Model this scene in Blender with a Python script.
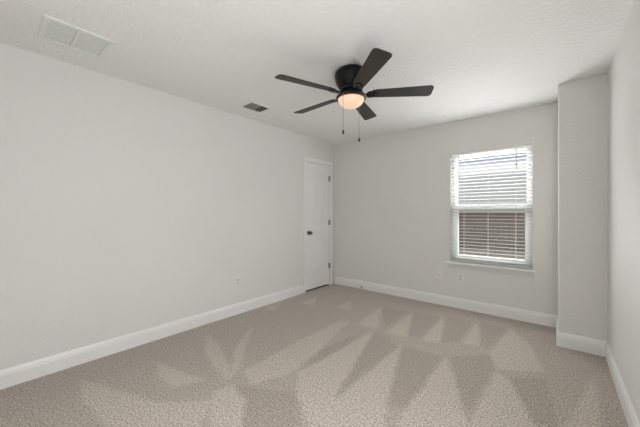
import bpy, bmesh, math, random
import numpy as np
from mathutils import Matrix, Vector

for o in list(bpy.data.objects):
    bpy.data.objects.remove(o)
scene = bpy.context.scene
COL = scene.collection
random.seed(7)
PI = math.pi

# ------------------------------------------------------------------ camera
THETA = math.radians(39.8)
CAM = Vector((3.011, -3.997, 1.24))
FWD = Vector((-math.sin(THETA), math.cos(THETA), 0))
RGT = Vector((math.cos(THETA), math.sin(THETA), 0))
FPX = 284.4
cd = bpy.data.cameras.new('camera')
cam = bpy.data.objects.new('camera', cd)
COL.objects.link(cam)
cam.location = CAM
cam.rotation_euler = (PI / 2, 0, THETA)
cd.sensor_width = 36.0
cd.lens = FPX * 36.0 / 640.0
cd.clip_start = 0.02
cd.shift_y = -0.7 / 640.0
scene.camera = cam

# ------------------------------------------------------------------ view, sky, lights
scene.view_settings.view_transform = 'Standard'
scene.view_settings.look = 'None'
scene.view_settings.gamma = 1.0
scene.view_settings.exposure = 0.22
scene.view_settings.use_curve_mapping = False
scene.cycles.use_denoising = True
scene.cycles.max_bounces = 12
scene.cycles.diffuse_bounces = 8
scene.cycles.sample_clamp_indirect = 6.0

world = bpy.data.worlds.new('sky')
scene.world = world
world.use_nodes = True
wn = world.node_tree
wn.nodes.clear()
w_out = wn.nodes.new('ShaderNodeOutputWorld')
w_bg = wn.nodes.new('ShaderNodeBackground')
w_tc = wn.nodes.new('ShaderNodeTexCoord')
w_sep = wn.nodes.new('ShaderNodeSeparateXYZ')
w_ramp = wn.nodes.new('ShaderNodeValToRGB')
wn.links.new(w_tc.outputs['Generated'], w_sep.inputs[0])
wn.links.new(w_sep.outputs['Z'], w_ramp.inputs[0])
wn.links.new(w_ramp.outputs[0], w_bg.inputs[0])
wn.links.new(w_bg.outputs[0], w_out.inputs[0])
er = w_ramp.color_ramp.elements
er[0].position = 0.142
er[0].color = (0.95, 0.95, 0.97, 1)
er[1].position = 0.152
er[1].color = (0.46, 0.49, 0.62, 1)
e = er.new(0.5)
e.color = (0.48, 0.54, 0.66, 1)
w_bg.inputs['Strength'].default_value = 0.85


def area_light(name, loc, target, sx, sy, power, color=(1, 1, 1), spread=PI):
    l = bpy.data.lights.new(name, 'AREA')
    l.shape = 'RECTANGLE'
    l.size, l.size_y = sx, sy
    l.energy = power
    l.color = color
    l.spread = spread
    o = bpy.data.objects.new(name, l)
    COL.objects.link(o)
    o.location = loc
    o.rotation_euler = (Vector(target) - Vector(loc)).to_track_quat('-Z', 'Y').to_euler()
    return o


sun_d = bpy.data.lights.new('sun', 'SUN')
sun_d.energy = 1.8
sun_d.angle = math.radians(1.0)
sun_d.color = (1.0, 0.95, 0.88)
sun = bpy.data.objects.new('sun', sun_d)
COL.objects.link(sun)
sun.rotation_euler = Vector((0.35, 0.62, -0.75)).to_track_quat('-Z', 'Y').to_euler()

# unseen fill lamps added outside the window, before the blind and around the viewer
area_light('ground_fill_light', (2.36, 2.1, 0.0), (2.36, 0.0, 1.45), 1.9, 1.9, 170.0, (1.0, 0.995, 0.985))  # added lamp in place of light off the ground
area_light('far_ground_fill_light', (0.0, 3.3, 0.0), (2.36, 0.0, 1.45), 3.0, 1.0, 200.0, (1.0, 0.995, 0.985))  # added lamp, more ground light from the left
area_light('sky_fill_light', (2.36, 3.4, 3.3), (2.36, 0.0, 1.3), 2.6, 1.0, 1600.0, (0.98, 0.99, 1.0))  # added lamp in place of sky light entering the window
area_light('window_fill_light', (2.36, -0.045, 1.31), (2.36, -2.0, 1.36), 0.85, 1.38, 10.5, (0.985, 0.993, 1.0))  # added unseen lamp on the room side of the blind, for window light
area_light('right_fill_light', (3.33, -3.3, 1.2), (0, -3.0, 1.25), 1.2, 1.4, 43.0, (0.985, 0.993, 1.0))  # added fill at the right wall, no doorway there
area_light('front_fill_light', (0.5, -4.28, 1.2), (3.3, -1.2, 1.0), 0.8, 1.9, 3.0, (0.985, 0.993, 1.0), math.radians(110))  # added fill before the solid front wall, no doorway there


# ------------------------------------------------------------------ materials
def new_mat(name):
    m = bpy.data.materials.new(name)
    m.use_nodes = True
    nt = m.node_tree
    return m, nt, nt.nodes['Principled BSDF']


def mat(name, col, rough=0.5, metal=0.0, noise=None, bump=None, spec=0.5, coat=0.0):
    """noise=(scale, amount): soft colour variation; bump=(scale, distance, detail)"""
    m, nt, b = new_mat(name)
    b.inputs['Base Color'].default_value = (*col, 1)
    b.inputs['Roughness'].default_value = rough
    b.inputs['Metallic'].default_value = metal
    b.inputs['Specular IOR Level'].default_value = spec
    b.inputs['Coat Weight'].default_value = coat
    tc = nt.nodes.new('ShaderNodeTexCoord')
    if noise:
        n = nt.nodes.new('ShaderNodeTexNoise')
        n.inputs['Scale'].default_value = noise[0]
        n.inputs['Detail'].default_value = 3
        nt.links.new(tc.outputs['Object'], n.inputs['Vector'])
        r = nt.nodes.new('ShaderNodeValToRGB')
        a = noise[1]
        r.color_ramp.elements[0].position = 0.3
        r.color_ramp.elements[1].position = 0.7
        r.color_ramp.elements[0].color = (*[c * (1 - a) for c in col], 1)
        r.color_ramp.elements[1].color = (*[min(1, c * (1 + a)) for c in col], 1)
        nt.links.new(n.outputs['Fac'], r.inputs[0])
        nt.links.new(r.outputs[0], b.inputs['Base Color'])
    if bump:
        n2 = nt.nodes.new('ShaderNodeTexNoise')
        n2.inputs['Scale'].default_value = bump[0]
        n2.inputs['Detail'].default_value = bump[2]
        nt.links.new(tc.outputs['Object'], n2.inputs['Vector'])
        bp = nt.nodes.new('ShaderNodeBump')
        bp.inputs['Strength'].default_value = 1.0
        bp.inputs['Distance'].default_value = bump[1]
        nt.links.new(n2.outputs['Fac'], bp.inputs['Height'])
        nt.links.new(bp.outputs[0], b.inputs['Normal'])
    return m


M = {}
M['wall'] = mat('orange_peel_paint', (0.71, 0.705, 0.69), 0.75, noise=(1.3, 0.01), bump=(60, 0.003, 2), spec=0.3)
M['ceiling'] = mat('knockdown_ceiling_paint', (0.82, 0.818, 0.81), 0.85, bump=(34, 0.0105, 3), spec=0.2)
M['trim'] = mat('white_trim_paint', (0.80, 0.80, 0.79), 0.38, noise=(3, 0.01))
M['apron'] = mat('shaded_apron_paint', (0.62, 0.615, 0.60), 0.6, noise=(3, 0.01))  # trim white darkened, the shade below the sill is put into it
M['sill'] = mat('lit_sill_paint', (0.88, 0.88, 0.87), 0.3, noise=(3, 0.01))  # trim white lightened, window light on the sill is put into it
M['door'] = mat('white_door_paint', (0.80, 0.80, 0.79), 0.4, noise=(3, 0.01))
M['vinyl'] = mat('white_vinyl', (0.90, 0.90, 0.89), 0.35, noise=(5, 0.01))
M['slat'] = mat('white_faux_wood', (0.55, 0.55, 0.545), 0.8, noise=(6, 0.02), spec=0.08)
M['cord'] = mat('white_cord', (0.62, 0.62, 0.60), 0.8, noise=(40, 0.05))
M['wand'] = mat('smoky_plastic_wand', (0.34, 0.35, 0.36), 0.2, noise=(20, 0.05))
M['socket'] = mat('pale_grey_socket', (0.60, 0.60, 0.59), 0.4, noise=(15, 0.01))
M['plate'] = mat('white_plastic_plate', (0.74, 0.74, 0.73), 0.35, noise=(15, 0.01))
M['slot'] = mat('grey_slot', (0.22, 0.22, 0.22), 0.6, noise=(30, 0.1))
M['fan_black'] = mat('matte_black_metal', (0.006, 0.006, 0.008), 0.42, noise=(12, 0.15), spec=0.25)
M['blade'] = mat('espresso_blade', (0.034, 0.032, 0.026), 0.5, noise=(9, 0.12), spec=0.35)
M['bronze'] = mat('dark_bronze', (0.035, 0.022, 0.016), 0.35, metal=0.4, noise=(14, 0.15))
M['nickel'] = mat('brushed_steel', (0.22, 0.215, 0.205), 0.35, metal=0.9, noise=(30, 0.1))
M['knob'] = mat('dark_satin_nickel', (0.12, 0.115, 0.105), 0.28, metal=0.9, noise=(30, 0.1))
M['rubber'] = mat('dark_rubber', (0.045, 0.045, 0.045), 0.7, noise=(30, 0.1))
M['vent_white'] = mat('white_enamel_metal', (0.76, 0.76, 0.75), 0.45, noise=(8, 0.01))
M['vent_filter'] = mat('grey_filter_mesh', (0.75, 0.77, 0.745), 0.9, noise=(60, 0.08))
M['cavity'] = mat('dark_cavity', (0.10, 0.10, 0.095), 0.8, noise=(10, 0.1))
M['louver'] = mat('grey_louver_metal', (0.22, 0.22, 0.21), 0.5, noise=(10, 0.05))
M['screen_frame'] = mat('grey_screen_frame', (0.50, 0.50, 0.48), 0.5, noise=(10, 0.03))


def brick_mat():
    m, nt, b = new_mat('brown_brick')
    tc = nt.nodes.new('ShaderNodeTexCoord')
    mp = nt.nodes.new('ShaderNodeMapping')
    mp.inputs['Rotation'].default_value = (PI / 2, 0, 0)
    br = nt.nodes.new('ShaderNodeTexBrick')
    br.inputs['Color1'].default_value = (0.19, 0.14, 0.12, 1)
    br.inputs['Color2'].default_value = (0.24, 0.18, 0.155, 1)
    br.inputs['Mortar'].default_value = (0.36, 0.33, 0.30, 1)
    br.inputs['Scale'].default_value = 4.5
    nt.links.new(tc.outputs['Object'], mp.inputs[0])
    nt.links.new(mp.outputs[0], br.inputs[0])
    nt.links.new(br.outputs[0], b.inputs['Base Color'])
    b.inputs['Roughness'].default_value = 0.9
    return m


M['brick'] = brick_mat()
M['fence'] = mat('weathered_cedar', (0.160, 0.112, 0.098), 0.9, noise=(6, 0.2), bump=(30, 0.002, 3))
M['dirt'] = mat('tan_dry_ground', (0.50, 0.42, 0.33), 0.95, noise=(4, 0.12), bump=(20, 0.01, 3))
M['shingle'] = mat('grey_shingles', (0.46, 0.45, 0.435), 0.9, noise=(9, 0.12), bump=(15, 0.01, 3))
M['siding'] = mat('pale_grey_siding', (0.55, 0.55, 0.54), 0.8, noise=(3, 0.03))
M['fascia'] = mat('white_fascia', (0.82, 0.82, 0.82), 0.6, noise=(3, 0.01))


def glass_mat():
    m = bpy.data.materials.new('clear_glass')
    m.use_nodes = True
    nt = m.node_tree
    nt.nodes.clear()
    out = nt.nodes.new('ShaderNodeOutputMaterial')
    mix = nt.nodes.new('ShaderNodeMixShader')
    tr = nt.nodes.new('ShaderNodeBsdfTransparent')
    tr.inputs[0].default_value = (0.94, 0.96, 0.95, 1)
    gl = nt.nodes.new('ShaderNodeBsdfGlossy')
    gl.inputs['Roughness'].default_value = 0.02
    fr = nt.nodes.new('ShaderNodeFresnel')
    fr.inputs['IOR'].default_value = 1.35
    nt.links.new(fr.outputs[0], mix.inputs[0])
    nt.links.new(tr.outputs[0], mix.inputs[1])
    nt.links.new(gl.outputs[0], mix.inputs[2])
    nt.links.new(mix.outputs[0], out.inputs[0])
    return m


def screen_mat():
    m = bpy.data.materials.new('insect_screen_mesh')
    m.use_nodes = True
    nt = m.node_tree
    nt.nodes.clear()
    out = nt.nodes.new('ShaderNodeOutputMaterial')
    mix = nt.nodes.new('ShaderNodeMixShader')
    tr = nt.nodes.new('ShaderNodeBsdfTransparent')
    df = nt.nodes.new('ShaderNodeBsdfDiffuse')
    df.inputs[0].default_value = (0.10, 0.095, 0.09, 1)
    mix.inputs[0].default_value = 0.35
    nt.links.new(tr.outputs[0], mix.inputs[1])
    nt.links.new(df.outputs[0], mix.inputs[2])
    nt.links.new(mix.outputs[0], out.inputs[0])
    return m


M['glass'] = glass_mat()
M['screen'] = screen_mat()


def bowl_mat():
    m, nt, b = new_mat('lit_frosted_glass')
    b.inputs['Base Color'].default_value = (0.30, 0.28, 0.25, 1)
    b.inputs['Roughness'].default_value = 0.3
    n = nt.nodes.new('ShaderNodeTexNoise')
    n.inputs['Scale'].default_value = 6
    tc = nt.nodes.new('ShaderNodeTexCoord')
    nt.links.new(tc.outputs['Object'], n.inputs['Vector'])
    r = nt.nodes.new('ShaderNodeValToRGB')
    r.color_ramp.elements[0].color = (1.0, 0.60, 0.34, 1)
    r.color_ramp.elements[1].color = (1.0, 0.72, 0.50, 1)
    nt.links.new(n.outputs['Fac'], r.inputs[0])
    nt.links.new(r.outputs[0], b.inputs['Emission Color'])
    b.inputs['Emission Strength'].default_value = 0.62
    return m


M['bowl'] = bowl_mat()


def carpet_mat():
    m, nt, b = new_mat('beige_cut_pile_carpet')
    tc = nt.nodes.new('ShaderNodeTexCoord')
    at = nt.nodes.new('ShaderNodeAttribute')
    at.attribute_name = 'nap'
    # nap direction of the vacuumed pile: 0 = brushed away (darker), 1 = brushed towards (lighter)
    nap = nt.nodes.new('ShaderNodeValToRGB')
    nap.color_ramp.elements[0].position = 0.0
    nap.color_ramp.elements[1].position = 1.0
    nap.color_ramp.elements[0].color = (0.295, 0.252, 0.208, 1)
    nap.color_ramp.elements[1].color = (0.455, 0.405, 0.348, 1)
    nt.links.new(at.outputs['Fac'], nap.inputs[0])
    n = nt.nodes.new('ShaderNodeTexNoise')
    n.inputs['Scale'].default_value = 95
    n.inputs['Detail'].default_value = 4
    n.inputs['Roughness'].default_value = 0.75
    nt.links.new(tc.outputs['Object'], n.inputs['Vector'])
    r = nt.nodes.new('ShaderNodeValToRGB')
    r.color_ramp.elements[0].position = 0.37
    r.color_ramp.elements[1].position = 0.63
    r.color_ramp.elements[0].color = (0.34, 0.31, 0.29, 1)
    r.color_ramp.elements[1].color = (1.62, 1.62, 1.63, 1)
    nt.links.new(n.outputs['Fac'], r.inputs[0])
    mx = nt.nodes.new('ShaderNodeMix')
    mx.data_type = 'RGBA'
    mx.blend_type = 'MULTIPLY'
    mx.inputs['Factor'].default_value = 1.0
    nt.links.new(nap.outputs[0], mx.inputs['A'])
    nt.links.new(r.outputs[0], mx.inputs['B'])
    nt.links.new(mx.outputs['Result'], b.inputs['Base Color'])
    b.inputs['Roughness'].default_value = 1.0
    b.inputs['Specular IOR Level'].default_value = 0.05
    b.inputs['Sheen Weight'].default_value = 0.4
    bp = nt.nodes.new('ShaderNodeBump')
    bp.inputs['Strength'].default_value = 0.6
    bp.inputs['Distance'].default_value = 0.006
    nt.links.new(n.outputs['Fac'], bp.inputs['Height'])
    nt.links.new(bp.outputs[0], b.inputs['Normal'])
    return m


M['carpet'] = carpet_mat()


# ------------------------------------------------------------------ mesh helpers
def box(bm, x0, x1, y0, y1, z0, z1, mtx=None):
    vs = [bm.verts.new((x, y, z)) for x in (x0, x1) for y in (y0, y1) for z in (z0, z1)]
    for f in ((0, 1, 3, 2), (4, 6, 7, 5), (0, 4, 5, 1), (2, 3, 7, 6), (0, 2, 6, 4), (1, 5, 7, 3)):
        bm.faces.new([vs[i] for i in f])
    if mtx:
        for v in vs:
            v.co = mtx @ v.co
    return vs


def bbox(x0, x1, y0, y1, z0, z1, bev=0.003, seg=2):
    bm = bmesh.new()
    box(bm, x0, x1, y0, y1, z0, z1)
    bmesh.ops.bevel(bm, geom=bm.edges[:], offset=bev, segments=seg, affect='EDGES', profile=0.5)
    return bm


def lathe(bm, prof, seg=48, mtx=None):
    """prof: (r, z) list; revolve about z"""
    rings = []
    for r, z in prof:
        if r < 1e-6:
            rings.append([bm.verts.new((0, 0, z))])
        else:
            rings.append([bm.verts.new((r * math.cos(2 * PI * k / seg), r * math.sin(2 * PI * k / seg), z)) for k in range(seg)])
    new = [v for r_ in rings for v in r_]
    for a, b in zip(rings, rings[1:]):
        for k in range(seg):
            k2 = (k + 1) % seg
            if len(a) == 1 and len(b) == 1:
                continue
            if len(a) == 1:
                bm.faces.new((a[0], b[k], b[k2]))
            elif len(b) == 1:
                bm.faces.new((a[k], b[0], a[k2]))
            else:
                bm.faces.new((a[k], b[k], b[k2], a[k2]))
    if mtx:
        for v in new:
            v.co = mtx @ v.co
    return new


def tube(bm, pts, r, seg=8):
    pts = [Vector(p) for p in pts]
    rings = []
    for i, p in enumerate(pts):
        t = (pts[min(i + 1, len(pts) - 1)] - pts[max(i - 1, 0)]).normalized()
        up = Vector((0, 0, 1)) if abs(t.z) < 0.9 else Vector((1, 0, 0))
        a = t.cross(up).normalized()
        b = t.cross(a)
        rings.append([bm.verts.new(p + r * (math.cos(2 * PI * k / seg) * a + math.sin(2 * PI * k / seg) * b)) for k in range(seg)])
    for A, B in zip(rings, rings[1:]):
        for k in range(seg):
            bm.faces.new((A[k], A[(k + 1) % seg], B[(k + 1) % seg], B[k]))
    bm.faces.new(rings[0])
    bm.faces.new(rings[-1][::-1])


def prism(bm, outline, z0, z1, mtx=None, zfun=None):
    lo = [bm.verts.new((x, y, z0 + (zfun(x, y) if zfun else 0))) for x, y in outline]
    hi = [bm.verts.new((x, y, z1 + (zfun(x, y) if zfun else 0))) for x, y in outline]
    n = len(outline)
    bm.faces.new(lo[::-1])
    bm.faces.new(hi)
    for k in range(n):
        bm.faces.new((lo[k], lo[(k + 1) % n], hi[(k + 1) % n], hi[k]))
    if mtx:
        for v in lo + hi:
            v.co = mtx @ v.co


def obj(name, bm, material, parent=None, smooth=False, origin=None):
    bmesh.ops.recalc_face_normals(bm, faces=bm.faces[:])
    me = bpy.data.meshes.new(name)
    if origin is not None:
        bmesh.ops.translate(bm, verts=bm.verts[:], vec=-Vector(origin))
    bm.to_mesh(me)
    bm.free()
    if smooth:
        for p in me.polygons:
            p.use_smooth = True
        me.set_sharp_from_angle(angle=math.radians(38))
    me.materials.append(material)
    o = bpy.data.objects.new(name, me)
    COL.objects.link(o)
    if origin is not None:
        o.location = origin
    if parent:
        o.parent = parent
    return o


def thing(name, label, cat, loc=(0, 0, 0), group=None):
    o = bpy.data.objects.new(name, None)
    o.empty_display_size = 0.05
    COL.objects.link(o)
    o.location = loc
    tag(o, label, cat, group)
    return o


def tag(o, label, cat, group=None):
    o['label'] = label
    o['category'] = cat
    if group:
        o['group'] = group


def struct(o, label, cat):
    o['kind'] = 'structure'
    o['label'] = label
    o['category'] = cat
    return o


def panel_cells(us, vs, holes):
    out = []
    for a, b in zip(us, us[1:]):
        for c, d in zip(vs, vs[1:]):
            um, vm = (a + b) / 2, (c + d) / 2
            if not any(h[0] < um < h[1] and h[2] < vm < h[3] for h in holes):
                out.append((a, b, c, d))
    return out


# ------------------------------------------------------------------ room dimensions
XR, YF, H = 3.345, -4.32, 2.44
PX, PY = 3.020, -0.535           # corner of the bumped-out wall
WX0, WX1, WZ0, WZ1 = 1.925, 2.800, 0.600, 2.018     # window opening
DY0, DY1, DZ1 = -0.745, -0.112, 2.058               # door opening in the left wall
T = 0.14

# floor -------------------------------------------------------------
def fl(u, v):
    """photo pixel on the carpet -> floor point"""
    a = (u - 320) / FPX
    d = FWD + RGT * a
    t = 1.24 * FPX / (v - 212.8)
    return (CAM.x + t * d.x, CAM.y + t * d.y)


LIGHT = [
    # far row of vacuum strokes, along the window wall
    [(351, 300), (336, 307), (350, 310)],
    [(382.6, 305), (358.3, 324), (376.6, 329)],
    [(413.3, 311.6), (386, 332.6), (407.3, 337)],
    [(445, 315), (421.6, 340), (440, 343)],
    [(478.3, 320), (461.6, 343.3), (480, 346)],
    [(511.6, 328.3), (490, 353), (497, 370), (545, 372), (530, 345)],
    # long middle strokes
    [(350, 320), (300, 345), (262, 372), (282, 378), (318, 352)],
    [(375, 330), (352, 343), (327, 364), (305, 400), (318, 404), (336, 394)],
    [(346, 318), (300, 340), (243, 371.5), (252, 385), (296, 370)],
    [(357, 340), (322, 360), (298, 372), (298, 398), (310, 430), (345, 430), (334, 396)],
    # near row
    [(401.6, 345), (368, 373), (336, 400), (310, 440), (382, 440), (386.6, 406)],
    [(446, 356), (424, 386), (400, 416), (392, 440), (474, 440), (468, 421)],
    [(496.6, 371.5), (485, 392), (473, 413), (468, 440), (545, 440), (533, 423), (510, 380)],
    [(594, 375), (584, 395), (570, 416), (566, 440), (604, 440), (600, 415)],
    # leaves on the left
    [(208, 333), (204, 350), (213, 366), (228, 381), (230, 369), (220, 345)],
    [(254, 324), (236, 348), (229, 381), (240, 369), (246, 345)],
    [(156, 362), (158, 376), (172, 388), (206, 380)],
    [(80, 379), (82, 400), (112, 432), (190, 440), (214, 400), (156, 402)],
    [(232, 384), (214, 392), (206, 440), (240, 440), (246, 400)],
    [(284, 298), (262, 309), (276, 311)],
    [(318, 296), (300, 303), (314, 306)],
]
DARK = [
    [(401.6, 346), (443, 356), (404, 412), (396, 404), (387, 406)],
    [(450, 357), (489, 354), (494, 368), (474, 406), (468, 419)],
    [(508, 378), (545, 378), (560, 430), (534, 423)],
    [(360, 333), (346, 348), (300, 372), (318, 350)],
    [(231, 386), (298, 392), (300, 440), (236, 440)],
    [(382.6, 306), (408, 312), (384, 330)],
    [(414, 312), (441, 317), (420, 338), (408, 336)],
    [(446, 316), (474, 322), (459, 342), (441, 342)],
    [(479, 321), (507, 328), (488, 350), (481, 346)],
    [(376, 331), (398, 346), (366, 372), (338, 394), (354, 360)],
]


def in_poly(X, Y, poly):
    ins = np.zeros(X.shape, bool)
    n = len(poly)
    for i in range(n):
        x0, y0 = poly[i]
        x1, y1 = poly[(i + 1) % n]
        if abs(y1 - y0) < 1e-9:
            continue
        c = ((y0 > Y) != (y1 > Y)) & (X < (x1 - x0) * (Y - y0) / (y1 - y0) + x0)
        ins ^= c
    return ins


def build_floor():
    step = 0.0125
    nx = int(round(XR / step)) + 1
    ny = int(round(-YF / step)) + 1
    xs = np.linspace(0, XR, nx)
    ys = np.linspace(YF, 0, ny)
    X, Y = np.meshgrid(xs, ys)
    nap = np.full(X.shape, 0.42)
    rng = np.random.default_rng(3)
    Xj = X + rng.normal(0, 0.006, X.shape)
    Yj = Y + rng.normal(0, 0.006, X.shape)
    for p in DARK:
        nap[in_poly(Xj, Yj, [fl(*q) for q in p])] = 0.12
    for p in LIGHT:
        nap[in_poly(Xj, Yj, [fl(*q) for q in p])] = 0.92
    for _ in range(1):
        q = np.pad(nap, 1, mode='edge')
        nap = sum(q[i:i + ny, j:j + nx] for i in range(3) for j in range(3)) / 9.0
    nap += rng.normal(0, 0.05, nap.shape)
    verts = np.stack([X.ravel(), Y.ravel(), np.zeros(X.size)], 1)
    idx = np.arange(X.size).reshape(ny, nx)
    faces = np.stack([idx[:-1, :-1].ravel(), idx[:-1, 1:].ravel(), idx[1:, 1:].ravel(), idx[1:, :-1].ravel()], 1)
    me = bpy.data.meshes.new('floor')
    me.from_pydata(verts.tolist(), [], faces.tolist())
    at = me.attributes.new('nap', 'FLOAT', 'POINT')
    at.data.foreach_set('value', np.clip(nap, 0, 1).ravel().astype(np.float32))
    me.materials.append(M['carpet'])
    o = bpy.data.objects.new('floor', me)
    COL.objects.link(o)
    return struct(o, 'beige cut pile carpet with fan shaped vacuum marks across the room', 'carpet floor')


build_floor()

# ceiling -----------------------------------------------------------
bm = bmesh.new()
box(bm, -T, XR + T, YF - T, T, H, H + 0.1)
struct(obj('ceiling', bm, M['ceiling']), 'white knockdown textured ceiling', 'ceiling')

# walls --------------------------------------------------------------
bm = bmesh.new()
for a, b, c, d in panel_cells([YF - T, DY0, DY1, T], [-0.02, DZ1, H], [(DY0, DY1, -1, DZ1)]):
    box(bm, -T, 0, a, b, c, d)
struct(obj('wall_left', bm, M['wall']), 'long plain off-white wall on the left with the door at its far end', 'wall')
bm = bmesh.new()
for a, b, c, d in panel_cells([0, WX0, WX1, XR + T], [-0.02, WZ0, WZ1, H], [(WX0, WX1, WZ0, WZ1)]):
    box(bm, a, b, 0, T, c, d)
struct(obj('wall_back', bm, M['wall']), 'off-white end wall around the window', 'wall')
bm = bmesh.new()
box(bm, XR, XR + T, YF - T, 0, -0.02, H)
struct(obj('wall_right', bm, M['wall']), 'off-white wall at the right edge of the view', 'wall')
bm = bmesh.new()
vs = box(bm, PX, XR, PY, 0, -0.02, H)
ed = [e_ for e_ in bm.edges if all(abs(v.co.x - PX) < 1e-5 and abs(v.co.y - PY) < 1e-5 for v in e_.verts)]
bmesh.ops.bevel(bm, geom=ed, offset=0.018, segments=5, affect='EDGES', profile=0.5)
struct(obj('wall_bumpout', bm, M['wall'], smooth=True), 'shallow off-white wall projection between window wall and right wall', 'wall')
# front wall, behind the camera, solid without any opening
bm = bmesh.new()
for a, b, c, d in panel_cells([0, 0.9, 2.9, XR], [-0.02, 2.2, H], []):
    box(bm, a, b, YF - T, YF, c, d)
struct(obj('wall_front', bm, M['wall']), 'off-white wall behind the viewer', 'wall')

# baseboards -----------------------------------------------------------
BP = [(0.0, 0.0), (0.015, 0.0), (0.015, 0.095), (0.0125, 0.101), (0.0125, 0.110), (0.009, 0.118), (0.0065, 0.126), (0.004, 0.132), (0.0, 0.132)]


def baseboard(name, p, q, nrm, m0, m1, label):
    """p->q on the floor plan, nrm into the room, m0/m1: mitre shift along p->q per unit offset"""
    bm_ = bmesh.new()
    p, q, nrm = Vector((*p, 0)), Vector((*q, 0)), Vector((*nrm, 0))
    t = (q - p).normalized()
    A = [bm_.verts.new(p + nrm * d + t * (m0 * d) + Vector((0, 0, z))) for d, z in BP]
    B = [bm_.verts.new(q + nrm * d + t * (m1 * d) + Vector((0, 0, z))) for d, z in BP]
    for k in range(len(BP) - 1):
        bm_.faces.new((A[k], A[k + 1], B[k + 1], B[k]))
    bm_.faces.new(A)
    bm_.faces.new(B[::-1])
    o = obj(name, bm_, M['trim'])
    return struct(o, label, 'baseboard')


CAS = 0.057                     # door casing width
baseboard('baseboard_left', (0, YF), (0, DY0 - CAS + 0.004), (1, 0), 0, 0, 'white baseboard along the long left wall')
baseboard('baseboard_back', (0.0, 0), (PX, 0), (0, -1), 1, -1, 'white baseboard under the window')
baseboard('baseboard_bumpout_side', (PX, 0), (PX, PY), (-1, 0), 1, 1, 'white baseboard on the narrow side of the wall projection')
baseboard('baseboard_bumpout_face', (PX, PY), (XR, PY), (0, -1), -1, -1, 'white baseboard on the face of the wall projection')
baseboard('baseboard_right', (XR, PY), (XR, YF), (-1, 0), 1, 0, 'white baseboard along the right wall')

# ------------------------------------------------------------------ door (left wall)
door = bpy.data.objects.new('door_1', None)
COL.objects.link(door)
door.location = (0, -0.43, 0)
struct(door, 'white two panel door with arched top panel and dark knob', 'door')


def child(name, bm_, m, parent, base, smooth=False):
    o = obj(name, bm_, m, None, smooth, origin=None)
    o.parent = parent
    o.matrix_parent_inverse = Matrix.Translation(-Vector(base))
    return o


DB = (0, -0.43, 0)
SY0, SY1, SZ0, SZ1 = -0.727, -0.130, 0.022, 2.046       # slab
XS = -0.006                                             # slab face


def arch_outline(y0, y1, z0, z1, rise, n=14):
    pts = [(y0, z0), (y1, z0)]
    for k in range(n + 1):
        s = k / n
        pts.append((y1 + (y0 - y1) * s, z1 - rise + rise * math.sin(PI * s) ** 0.8 if 0 < s < 1 else z1 - rise))
    return pts


def door_slab():
    b = bmesh.new()
    # back body
    box(b, XS - 0.035, XS - 0.009, SY0, SY1, SZ0, SZ1)
    L, R_ = SY0 + 0.118, SY1 - 0.118
    panels = [arch_outline(L, R_, 0.265, 0.815, 0.0), arch_outline(L, R_, 1.057, 1.925, 0.055)]
    # face skin with two panel openings, by triangle fill
    outer = [(SY0, SZ0), (SY1, SZ0), (SY1, SZ1), (SY0, SZ1)]
    edges = []
    loops = []
    for lp in [outer] + panels:
        if lp is panels[0]:
            lp = lp[:2] + [lp[2], lp[-1]]
        vs_ = [b.verts.new((XS, y, z)) for y, z in lp]
        loops.append((vs_, lp))
        for k in range(len(vs_)):
            edges.append(b.edges.new((vs_[k], vs_[(k + 1) % len(vs_)])))
    bmesh.ops.triangle_fill(b, edges=edges, use_beauty=True)
    # slab rim
    o0 = loops[0][0]
    bk = [b.verts.new((XS - 0.009, v.co.y, v.co.z)) for v in o0]
    for k in range(4):
        b.faces.new((o0[k], o0[(k + 1) % 4], bk[(k + 1) % 4], bk[k]))
    # panel mouldings: step down into the recess, then up to a raised field
    for vs_, lp in loops[1:]:
        cy = sum(p[0] for p in lp) / len(lp)
        z_lo, z_hi = min(p[1] for p in lp), max(p[1] for p in lp)
        cz = (z_lo + z_hi) / 2
        hw, hh = (R_ - L) / 2, (z_hi - z_lo) / 2
        cy = (L + R_) / 2
        prev = vs_
        for off, dx in ((0.0048, -0.0084), (0.015, -0.0084), (0.034, -0.002)):
            cur = [b.verts.new((XS + dx, cy + (y - cy) * (hw - off) / hw, cz + (z - cz) * (hh - off) / hh)) for y, z in lp]
            for k in range(len(lp)):
                b.faces.new((prev[k], prev[(k + 1) % len(lp)], cur[(k + 1) % len(lp)], cur[k]))
            prev = cur
        b.faces.new(prev)
    return b


child('door_panel', door_slab(), M['door'], door, DB)
# plank grooves on the raised upper field are thin strips, groove shade put into their darker paint
bm = bmesh.new()
for k in range(1, 4):
    yy = SY0 + 0.118 + 0.034 + k * (SY1 - SY0 - 0.236 - 0.068) / 4
    box(bm, XS - 0.0040, XS - 0.0017, yy - 0.0035, yy + 0.0035, 1.095, 1.865)
child('panel_groove', bm, mat('groove_shade_paint', (0.70, 0.70, 0.69), 0.5, noise=(3, 0.01)), door, DB)
# jamb lining and casing
bm = bmesh.new()
box(bm, -T, 0.0, DY0, SY0 - 0.004, 0, DZ1)
box(bm, -T, 0.0, SY1 + 0.004, DY1, 0, DZ1)
box(bm, -T, 0.0, SY0 - 0.004, SY1 + 0.004, SZ1 + 0.006, DZ1)
box(bm, -0.075, XS - 0.036, SY0 - 0.004, SY0 + 0.012, 0, SZ1)
box(bm, -0.075, XS - 0.036, SY1 - 0.012, SY1 + 0.004, 0, SZ1)
box(bm, -0.075, XS - 0.036, SY0, SY1, SZ1 - 0.012, SZ1 + 0.006)
child('door_jamb', bm, M['trim'], door, DB)
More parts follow.
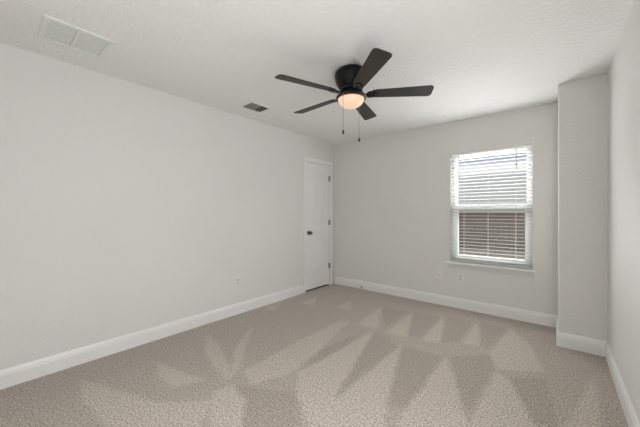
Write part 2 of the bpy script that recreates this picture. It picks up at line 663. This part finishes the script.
# closet box behind the door, its shade put into a dark colour
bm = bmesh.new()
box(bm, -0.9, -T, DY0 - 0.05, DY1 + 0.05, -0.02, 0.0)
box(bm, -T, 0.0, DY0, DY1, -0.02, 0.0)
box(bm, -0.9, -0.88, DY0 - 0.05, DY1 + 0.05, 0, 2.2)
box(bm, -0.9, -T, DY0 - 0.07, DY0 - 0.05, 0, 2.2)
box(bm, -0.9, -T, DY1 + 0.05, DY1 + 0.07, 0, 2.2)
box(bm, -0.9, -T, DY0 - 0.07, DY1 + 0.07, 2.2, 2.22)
struct(obj('wall_closet', bm, M['cavity']), 'dark closet space behind the closed door', 'closet wall')


def casing_profile_bar(b, p, q, out, m0, m1):
    prof = [(0, 0), (0, 0.010), (0.010, 0.013), (0.040, 0.016), (CAS, 0.016), (CAS, 0)]
    p, q, out = Vector(p), Vector(q), Vector(out)
    t = (q - p).normalized()
    A = [b.verts.new(p + out * u + t * (m0 * u) + Vector((h, 0, 0))) for u, h in prof]
    B = [b.verts.new(q + out * u + t * (m1 * u) + Vector((h, 0, 0))) for u, h in prof]
    n = len(prof)
    for k in range(n):
        b.faces.new((A[k], A[(k + 1) % n], B[(k + 1) % n], B[k]))
    b.faces.new(A)
    b.faces.new(B[::-1])


ci0, ci1, ciz = DY0 + 0.006, DY1 - 0.006, DZ1 - 0.003
for nm, p, q, out, m0, m1 in (('casing', (0, ci0, 0), (0, ci0, ciz), (0, -1, 0), 0, 1),
                              ('casing', (0, ci1, 0), (0, ci1, ciz), (0, 1, 0), 0, 1),
                              ('casing', (0, ci0, ciz), (0, ci1, ciz), (0, 0, 1), -1, 1)):
    bm = bmesh.new()
    casing_profile_bar(bm, p, q, out, m0, m1)
    child(nm, bm, M['trim'], door, DB)
for z in (0.335, 1.075, 1.825):
    bm = bmesh.new()
    tube(bm, [(0.009, SY1 + 0.002, z - 0.045), (0.009, SY1 + 0.002, z + 0.045)], 0.0075, 12)
    box(bm, XS, XS + 0.003, SY1 - 0.020, SY1 + 0.002, z - 0.045, z + 0.045)
    hg = child('hinge', bm, M['nickel'], door, DB, True)
    hg['label'] = 'grey steel hinge'
KM = Matrix.Translation((XS, -0.657, 0.922)) @ Matrix.Rotation(PI / 2, 4, 'Y')
bm = bmesh.new()
lathe(bm, [(0, 0), (0.033, 0), (0.033, 0.004), (0.028, 0.010), (0.013, 0.012), (0.012, 0.030), (0.020, 0.036), (0.027, 0.046), (0.028, 0.055), (0.024, 0.063), (0.012, 0.067), (0, 0.068)], 32, KM)
kb = child('door_knob', bm, M['knob'], door, DB, True)
kb['label'] = 'dark metal round door knob'

# ------------------------------------------------------------------ window (back wall)
WB = ((WX0 + WX1) / 2, 0.0, WZ0)
win = bpy.data.objects.new('window_1', None)
COL.objects.link(win)
win.location = WB
struct(win, 'white single hung window with sill and apron', 'window')


def rect_frame(b, x0, x1, z0, z1, y0, y1, wl, wr, wb, wt):
    box(b, x0, x0 + wl, y0, y1, z0, z1)
    box(b, x1 - wr, x1, y0, y1, z0, z1)
    box(b, x0 + wl, x1 - wr, y0, y1, z0, z0 + wb)
    box(b, x0 + wl, x1 - wr, y0, y1, z1 - wt, z1)


bm = bmesh.new()
rect_frame(bm, WX0, WX1, WZ0, WZ1, 0.085, 0.15, 0.040, 0.040, 0.040, 0.040)
child('window_frame', bm, M['vinyl'], win, WB)
FX0, FX1, FZ0, FZ1 = WX0 + 0.04, WX1 - 0.04, WZ0 + 0.04, WZ1 - 0.04
bm = bmesh.new()
rect_frame(bm, FX0, FX1, 1.290, FZ1, 0.118, 0.140, 0.022, 0.022, 0.060, 0.022)
up = child('upper_sash', bm, M['vinyl'], win, WB)
bm = bmesh.new()
box(bm, FX0 + 0.022, FX1 - 0.022, 0.127, 0.131, 1.350, FZ1 - 0.022)
g = child('glass_pane', bm, M['glass'], up, (0, 0, 0))
g.matrix_parent_inverse = Matrix.Identity(4)
bm = bmesh.new()
rect_frame(bm, FX0, FX1, FZ0, 1.335, 0.094, 0.116, 0.034, 0.034, 0.042, 0.050)
lo_ = child('lower_sash', bm, M['vinyl'], win, WB)
bm = bmesh.new()
box(bm, FX0 + 0.034, FX1 - 0.034, 0.103, 0.107, FZ0 + 0.042, 1.285)
g = child('glass_pane', bm, M['glass'], lo_, (0, 0, 0))
bm = bmesh.new()
rect_frame(bm, FX0, FX1, FZ0 - 0.01, 1.300, 0.142, 0.150, 0.03, 0.03, 0.03, 0.060)
scf = child('screen_frame', bm, M['screen_frame'], win, WB)
bm = bmesh.new()
box(bm, FX0 + 0.03, FX1 - 0.03, 0.1455, 0.1465, FZ0 + 0.02, 1.240)
child('insect_screen', bm, M['screen'], scf, (0, 0, 0))
bm = bbox(2.30, 2.42, 0.078, 0.094, 1.318, 1.330, 0.003)
child('sash_lock', bm, M['vinyl'], lo_, (0, 0, 0))
bm = bmesh.new()
box(bm, WX0, WX1, 0.0, 0.085, WZ0 - 0.024, WZ0)
box(bm, 1.885, 2.831, -0.038, 0.0, WZ0 - 0.024, WZ0)
ed = [e_ for e_ in bm.edges if all(abs(v.co.y + 0.038) < 1e-5 for v in e_.verts) and abs(e_.verts[0].co.z - e_.verts[1].co.z) < 1e-5]
bmesh.ops.bevel(bm, geom=ed, offset=0.008, segments=3, affect='EDGES', profile=0.5)
child('window_sill', bm, M['sill'], win, WB)
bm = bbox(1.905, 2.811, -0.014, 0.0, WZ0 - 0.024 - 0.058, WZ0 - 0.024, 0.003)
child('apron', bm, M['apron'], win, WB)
bm = bbox(WX1 - 0.004, WX1 + 0.002, -0.002, 0.0005, WZ1 + 0.012, WZ1 + 0.075, 0.0008)  # narrow white strip above the opening's top right corner
cb = child('white_strip', bm, M['fascia'], win, WB)
cb['label'] = 'thin bright white sliver above the top right corner'

# exterior brick skin
bm = bmesh.new()
for a, b, c, d in panel_cells([-0.3, WX0 - 0.01, WX1 + 0.01, XR + 0.6], [-0.3, WZ0 - 0.03, WZ1 + 0.02, 2.9], [(WX0 - 0.01, WX1 + 0.01, WZ0 - 0.03, WZ1 + 0.02)]):
    box(bm, a, b, 0.151, 0.25, c, d)
struct(obj('wall_exterior', bm, M['brick']), 'brown brick outer skin of the house around the window', 'wall')

# ------------------------------------------------------------------ blind
blind = thing('window_blind', 'white horizontal slat blind hanging lowered and open in the window', 'blind', (WB[0], 0.035, WZ0))
BB = (WB[0], 0.035, WZ0)
bx0, bx1 = WX0 + 0.006, WX1 - 0.006
child('headrail', bbox(bx0, bx1, 0.012, 0.058, WZ1 - 0.030, WZ1 - 0.001, 0.002), M['vinyl'], blind, BB)
bm = bmesh.new()
zs = []
z = WZ0 + 0.055
while z < WZ1 - 0.045:
    zs.append(z)
    z += 0.0420
for z in zs:
    m_ = Matrix.Translation((0, 0.035, z)) @ Matrix.Rotation(math.radians(-3.0), 4, 'X')
    prev = None
    for k in range(5):
        s = -0.025 + 0.05 * k / 4
        crown = 0.0010 * (1 - (s / 0.025) ** 2)
        row = [bm.verts.new(m_ @ Vector((x, s, crown + dz))) for dz in (-0.0012, 0.0012) for x in (bx0, bx1)]
        if prev:
            bm.faces.new((prev[0], prev[1], row[1], row[0]))
            bm.faces.new((prev[2], row[2], row[3], prev[3]))
            bm.faces.new((prev[0], row[0], row[2], prev[2]))
            bm.faces.new((prev[1], prev[3], row[3], row[1]))
        else:
            bm.faces.new((row[0], row[2], row[3], row[1]))
        prev = row
    bm.faces.new((prev[0], prev[1], prev[3], prev[2]))
child('slats', bm, M['slat'], blind, BB)
child('bottom_rail', bbox(bx0, bx1, 0.010, 0.060, WZ0 + 0.002, WZ0 + 0.030, 0.003), M['slat'], blind, BB)
for x in (2.085, 2.357, 2.640):
    bm = bmesh.new()
    tube(bm, [(x, 0.0085, WZ0 + 0.02), (x, 0.0085, WZ1 - 0.02)], 0.0010, 6)
    tube(bm, [(x, 0.0615, WZ0 + 0.02), (x, 0.0615, WZ1 - 0.02)], 0.0010, 6)
    child('ladder_cord', bm, M['cord'], blind, BB)
bm = bmesh.new()
tube(bm, [(2.028, 0.004, WZ1 - 0.03), (2.029, -0.004, WZ1 - 0.08), (2.030, -0.006, 1.66)], 0.0042, 8)
wd = child('tilt_wand', bm, M['wand'], blind, BB)
wd['label'] = 'thin grey tilt wand'
bm = bmesh.new()
tube(bm, [(2.646, 0.004, WZ1 - 0.03), (2.647, -0.003, 1.80)], 0.0022, 6)
tube(bm, [(2.654, 0.004, WZ1 - 0.03), (2.655, -0.003, 1.77)], 0.0022, 6)
cdp = child('lift_cord', bm, M['wand'], blind, BB)
for x, z in ((2.647, 1.78), (2.655, 1.75)):
    bm = bmesh.new()
    lathe(bm, [(0, 0.028), (0.004, 0.026), (0.007, 0.004), (0.006, 0), (0, 0)], 12, Matrix.Translation((x, -0.003, z)))
    child('tassel', bm, M['cord'], cdp, (0, 0, 0), True)

# ------------------------------------------------------------------ outdoors
GZ = -0.06
bm = bmesh.new()
box(bm, -25, 30, 0.3, 60, GZ - 0.1, GZ)
struct(obj('ground', bm, M['dirt']), 'tan dry ground outside the window', 'ground')
# fence of vertical boards along the lot line
fen = thing('wooden_fence', 'brown weathered board fence seen through the lower window pane', 'fence', (0, 7.2, GZ))
FBASE = (0, 7.2, GZ)
bm = bmesh.new()
x = -7.0
while x < 7.0:
    h = 1.51 + random.uniform(-0.012, 0.012)
    box(bm, x, x + 0.138, 7.20, 7.22, GZ, GZ + h)
    x += 0.143
child('board_panel', bm, M['fence'], fen, FBASE)
bm = bmesh.new()
for zr in (0.25, 0.80, 1.32):
    box(bm, -7, 7, 7.22, 7.26, GZ + zr, GZ + zr + 0.09)
child('rail', bm, M['fence'], fen, FBASE)
# neighbouring house: walls and a shingled hip roof rising behind the fence
hs = thing('neighbouring_house', 'grey shingle roofed house standing beyond the fence', 'house', (0, 16, GZ))
HB = (0, 16, GZ)
bm = bmesh.new()
box(bm, -13, 9, 13.2, 22.4, GZ, 1.56)
child('wall', bm, M['siding'], hs, HB)
bm = bmesh.new()
p = [(-13.6, 12.6, 1.50), (9.6, 12.6, 1.50), (9.6, 23.0, 1.50), (-13.6, 23.0, 1.50), (-11.5, 17.8, 3.86), (7.5, 17.8, 3.86)]
v = [bm.verts.new(q) for q in p]
for f in ((0, 1, 5, 4), (1, 2, 5), (2, 3, 4, 5), (3, 0, 4), (3, 2, 1, 0)):
    bm.faces.new([v[i] for i in f])
child('roof', bm, M['shingle'], hs, HB)
bm = bmesh.new()
box(bm, -13.6, 9.6, 12.55, 12.6, 1.36, 1.54)
child('fascia', bm, M['fascia'], hs, HB)

# ------------------------------------------------------------------ ceiling fan
FCX, FCY = 1.676, -1.985
FB = (FCX, FCY, H)
fan = thing('ceiling_fan', 'black five blade ceiling fan with a lit bowl light under it', 'ceiling fan', FB)


def fan_part(name, b, m, smooth=True, parent=None, rot=0.0):
    o = obj(name, b, m, parent or fan, smooth)
    o.rotation_euler = (0, 0, rot)
    return o


bm = bmesh.new()
lathe(bm, [(0, 0), (0.108, 0), (0.120, -0.008), (0.133, -0.024), (0.138, -0.045), (0.137, -0.070), (0.130, -0.095), (0.119, -0.118), (0.108, -0.138), (0.100, -0.148), (0, -0.148)], 64)
fan_part('motor_housing', bm, M['fan_black'])
bm = bmesh.new()
lathe(bm, [(0, -0.148), (0.088, -0.148), (0.094, -0.153), (0.094, -0.172), (0.086, -0.178), (0.062, -0.180), (0.058, -0.188), (0.058, -0.203), (0, -0.203)], 48)
fan_part('hub', bm, M['fan_black'])
bm = bmesh.new()
lathe(bm, [(0, -0.203), (0.070, -0.203), (0.098, -0.208), (0.118, -0.216), (0.127, -0.226), (0.128, -0.236), (0.122, -0.243), (0.110, -0.243), (0.108, -0.236), (0, -0.236)], 64)
lk = fan_part('light_fitter', bm, M['bronze'])
bm = bmesh.new()
prof = [(0.110, -0.2365)]
for k in range(1, 15):
    a = k / 14 * PI / 2
    prof.append((0.110 * math.cos(a) ** 0.85 if k < 14 else 0, -0.2365 - 0.078 * math.sin(a)))
lathe(bm, [(0, -0.2365)] + prof, 64)
bw = fan_part('light_bowl', bm, M['bowl'])
bw['label'] = 'glowing warm frosted glass bowl'


def blade_outline():
    pts = []
    r0, r1, w0, w1, c = 0.166, 0.662, 0.050, 0.067, 0.030
    pts.append((r0, -w0 * 0.55))
    pts.append((r0 + 0.02, -w0 * 0.9))
    pts.append((r0 + 0.05, -w0))
    for k in range(7):
        a = -PI / 2 + k / 6 * PI / 2
        pts.append((r1 - c + c * math.cos(a), -w1 + c + c * math.sin(a)))
    for k in range(7):
        a = k / 6 * PI / 2
        pts.append((r1 - c + c * math.cos(a), w1 - c + c * math.sin(a)))
    pts.append((r0 + 0.05, w0))
    pts.append((r0 + 0.02, w0 * 0.9))
    pts.append((r0, w0 * 0.55))
    return pts


PITCH = Matrix.Rotation(math.radians(-12.5), 4, 'X')
BZ = -0.202


def blade_bm():
    b = bmesh.new()
    prism(b, blade_outline(), -0.003, 0.003)
    for v_ in b.verts:
        v_.co = Matrix.Translation((0, 0, BZ)) @ PITCH @ v_.co
    return b


def bracket_bm():
    b = bmesh.new()
    half = [(0.070, 0.020), (0.085, 0.014), (0.102, 0.010), (0.116, 0.010), (0.128, 0.020), (0.139, 0.033), (0.154, 0.041), (0.178, 0.040), (0.197, 0.030), (0.211, 0.022), (0.222, 0.012), (0.227, 0.0)]
    rows = []
    for r, w in half:
        s = min(1, max(0, (r - 0.078) / 0.06))
        # the arm leaves the hub, dips and rises to lie against the blade underside
        zc = -0.166 + (BZ - 0.0075 + 0.166) * (s * s * (3 - 2 * s)) - 0.014 * math.sin(PI * s)
        tw = s
        row = []
        for yy in (-w, w):
            for dz in (-0.0035, 0.0035):
                y_, z_ = yy, dz
                ang = math.radians(-12.5) * tw
                row.append(b.verts.new((r, y_ * math.cos(ang) - z_ * math.sin(ang), zc + y_ * math.sin(ang) + z_ * math.cos(ang))))
        rows.append(row)
    for A, B in zip(rows, rows[1:]):
        for i, j in ((0, 1), (1, 3), (3, 2), (2, 0)):
            b.faces.new((A[i], A[j], B[j], B[i]))
    b.faces.new((rows[0][0], rows[0][1], rows[0][3], rows[0][2]))
    b.faces.new((rows[-1][0], rows[-1][1], rows[-1][3], rows[-1][2]))
    bmesh.ops.remove_doubles(b, verts=b.verts[:], dist=1e-5)
    return b


SCREWS = ((0.172, 0.022), (0.172, -0.022), (0.206, 0.0))


def screw_bm(x_, y_):
    b = bmesh.new()
    lathe(b, [(0, -0.0160), (0.005, -0.0145), (0.006, -0.0108), (0, -0.0108)], 12, Matrix.Translation((0, 0, BZ)) @ PITCH @ Matrix.Translation((x_, y_, 0)))
    return b


for k in range(5):
    ang = math.radians(33.2 + 72 * k)
    if k == 0:
        b0 = fan_part('blade', blade_bm(), M['blade'], False, rot=ang)
        k0 = fan_part('blade_bracket', bracket_bm(), M['fan_black'], True, parent=b0)
        s0 = [fan_part('screw', screw_bm(*q), M['nickel'], True, parent=b0) for q in SCREWS]
    else:
        b1 = b0.copy()
        COL.objects.link(b1)
        b1.parent = fan
        b1.rotation_euler = (0, 0, ang)
        for c_ in [k0] + s0:
            d_ = c_.copy()
            COL.objects.link(d_)
            d_.parent = b1
            d_.rotation_euler = (0, 0, 0)

for px_, py_, zend in ((1.712 - FCX, -2.1515 - FCY, 1.862 - H), (1.702 - FCX, -1.899 - FCY, 1.852 - H)):
    b = bmesh.new()
    tube(b, [(px_ * 0.72, py_ * 0.72, -0.226), (px_ * 0.97, py_ * 0.97, -0.240), (px_, py_, -0.262), (px_, py_, zend + 0.03)], 0.0014, 6)
    ch = fan_part('pull_chain', b, M['nickel'])
    b = bmesh.new()
    lathe(b, [(0, 0.034), (0.004, 0.033), (0.0075, 0.026), (0.008, 0.006), (0.006, 0), (0, 0)], 16, Matrix.Translation((px_, py_, zend)))
    fan_part('fob', b, M['rubber'], parent=ch)

# ------------------------------------------------------------------ ceiling return air grille
gx0, gx1, gy0, gy1 = 0.290, 0.634, -3.745, -3.386
RB = ((gx0 + gx1) / 2, (gy0 + gy1) / 2, H)
ret = thing('return_air_grille', 'large white square return air grille with two grey filter panels on the ceiling', 'air vent', RB)
bm = bmesh.new()
fw = 0.030
for a, b, c, d in ((gx0, gx0 + fw, gy0, gy1), (gx1 - fw, gx1, gy0, gy1), (gx0 + fw, gx1 - fw, gy0, gy0 + fw), (gx0 + fw, gx1 - fw, gy1 - fw, gy1)):
    box(bm, a, b, c, d, H - 0.012, H)
bmesh.ops.bevel(bm, geom=[e_ for e_ in bm.edges if all(v_.co.z < H - 0.01 for v_ in e_.verts)], offset=0.003, segments=1, affect='EDGES')
child('frame', bm, M['vent_white'], ret, RB)
ym = (gy0 + gy1) / 2 - 0.008
child('divider', bbox(gx0 + fw, gx1 - fw, ym - 0.008, ym + 0.008, H - 0.011, H - 0.001, 0.002), M['vent_white'], ret, RB)
for a, b in ((gy0 + fw, ym - 0.008), (ym + 0.008, gy1 - fw)):
    bm = bmesh.new()
    box(bm, gx0 + fw, gx1 - fw, a, b, H - 0.0015, H - 0.0005)
    n_ = 22
    for k in range(n_):
        xx = gx0 + fw + (k + 0.5) * (gx1 - gx0 - 2 * fw) / n_
        box(bm, -0.0022, 0.0022, a, b, -0.0006, 0.0006, Matrix.Translation((xx, 0, H - 0.005)) @ Matrix.Rotation(math.radians(35), 4, 'Y'))
    fp = child('filter_panel', bm, M['vent_filter'], ret, RB)
    fp['label'] = 'grey louvred panel'

# ------------------------------------------------------------------ ceiling supply register
sx0, sx1, sy0, sy1 = 0.275, 0.500, -2.130, -1.840
SB = ((sx0 + sx1) / 2, (sy0 + sy1) / 2, H)
reg = thing('supply_register', 'small ceiling supply register with dark open louvres near the left wall', 'air vent', SB)
fw = 0.027
bm = bmesh.new()
for a, b, c, d in ((sx0, sx0 + fw, sy0, sy1), (sx1 - fw, sx1, sy0, sy1), (sx0 + fw, sx1 - fw, sy0, sy0 + fw), (sx0 + fw, sx1 - fw, sy1 - fw, sy1)):
    box(bm, a, b, c, d, H - 0.007, H)
child('frame', bm, M['vent_white'], reg, SB)
bm = bmesh.new()
box(bm, sx0 + fw, sx1 - fw, sy0 + fw, sy1 - fw, H - 0.002, H - 0.001)
child('duct_opening', bm, M['cavity'], reg, SB)
ymid = (sy0 + sy1) / 2
for side, (a, b) in enumerate(((sy0 + fw, ymid - 0.006), (ymid + 0.006, sy1 - fw))):
    bm = bmesh.new()
    if side == 0:
        for k in range(7):
            yy = a + (k + 0.5) * (b - a) / 7
            box(bm, sx0 + fw, sx1 - fw, -0.008, 0.008, -0.0007, 0.0007, Matrix.Translation((0, yy, H - 0.008)) @ Matrix.Rotation(math.radians(-30), 4, 'X'))
    else:
        for k in range(4):
            yy = a + (k + 0.5) * (b - a) / 4
            box(bm, sx0 + fw, sx1 - fw, -0.008, 0.008, -0.0007, 0.0007, Matrix.Translation((0, yy, H - 0.009)) @ Matrix.Rotation(math.radians(40), 4, 'X'))
        for k in range(1, 4):
            xx = sx0 + fw + k * (sx1 - sx0 - 2 * fw) / 4
            box(bm, xx - 0.004, xx + 0.004, a, b, H - 0.013, H - 0.011)
    child('louvres', bm, M['louver'], reg, SB)
child('centre_bar', bbox(sx0 + fw, sx1 - fw, ymid - 0.006, ymid + 0.006, H - 0.013, H - 0.002, 0.001), M['louver'], reg, SB)

# ------------------------------------------------------------------ outlets
def outlet(name, label, cat, loc, wall, kind, group=None):
    """built in its own frame: x across, z up, -y towards the room"""
    t = thing(name, label, cat, loc, group)
    if wall == 'left':
        t.rotation_euler = (0, 0, PI / 2)
    obj('cover_plate', bbox(-0.035, 0.035, -0.006, 0.0, -0.0575, 0.0575, 0.002), M['plate'], t)
    if kind == 'duplex':
        for zc in (0.0205, -0.0205):
            b = bmesh.new()
            lathe(b, [(0, 0), (0.0172, 0), (0.0172, 0.0025), (0.0160, 0.0032), (0, 0.0032)], 24, Matrix.Translation((0, -0.006, zc)) @ Matrix.Rotation(PI / 2, 4, 'X'))
            s_ = obj('socket', b, M['socket'], t, True)
            b = bmesh.new()
            box(b, -0.0080, -0.0058, -0.0098, -0.0090, zc - 0.003, zc + 0.006)
            box(b, 0.0058, 0.0080, -0.0098, -0.0090, zc - 0.002, zc + 0.006)
            lathe(b, [(0, 0), (0.0026, 0), (0.0026, 0.0008), (0, 0.0008)], 12, Matrix.Translation((0, -0.0090, zc - 0.009)) @ Matrix.Rotation(PI / 2, 4, 'X'))
            obj('slots', b, M['slot'], s_)
        b = bmesh.new()
        lathe(b, [(0, 0), (0.0034, 0), (0.0026, 0.0012), (0, 0.0014)], 12, Matrix.Translation((0, -0.006, 0)) @ Matrix.Rotation(PI / 2, 4, 'X'))
        obj('screw', b, M['nickel'], t, True)
    else:
        b = bmesh.new()
        lathe(b, [(0, 0), (0.0075, 0), (0.0075, 0.002), (0.0048, 0.0025), (0.0048, 0.009), (0.002, 0.009), (0.002, 0.004), (0, 0.004)], 16, Matrix.Translation((0, -0.006, 0)) @ Matrix.Rotation(PI / 2, 4, 'X'))
        obj('coax_jack', b, M['nickel'], t, True)
        for zc in (0.042, -0.042):
            b = bmesh.new()
            lathe(b, [(0, 0), (0.0034, 0), (0.0026, 0.0012), (0, 0.0014)], 12, Matrix.Translation((0, -0.006, zc)) @ Matrix.Rotation(PI / 2, 4, 'X'))
            obj('screw', b, M['plate'], t, True)
    return t


outlet('wall_outlet', 'white duplex power outlet low on the long left wall', 'outlet', (0, -1.964, 0.397), 'left', 'duplex')
outlet('cable_plate', 'white single jack wall plate left of the outlet under the window', 'wall plate', (1.782, 0, 0.397), 'back', 'coax')
outlet('wall_outlet', 'white duplex power outlet on the end wall below the window sill', 'outlet', (2.051, 0, 0.402), 'back', 'duplex')

# ------------------------------------------------------------------ door stop
stp = thing('door_stop', 'small door stop with dark tip on the baseboard near the door', 'door stop', (0.604, -0.015, 0.049))
DM = Matrix.Rotation(PI / 2, 4, 'X')
b = bmesh.new()
lathe(b, [(0, 0), (0.011, 0), (0.011, 0.003), (0.006, 0.006)] + [(0.0055 + 0.0012 * (i % 2), 0.006 + i * 0.0022) for i in range(18)] + [(0, 0.046)], 16, DM)
obj('spring', b, M['plate'], stp, True)
b = bmesh.new()
lathe(b, [(0, 0.044), (0.009, 0.044), (0.010, 0.050), (0.009, 0.062), (0.006, 0.066), (0, 0.066)], 16, DM)
tp = obj('rubber_tip', b, M['rubber'], stp, True)
tp['label'] = 'dark rubber tip'
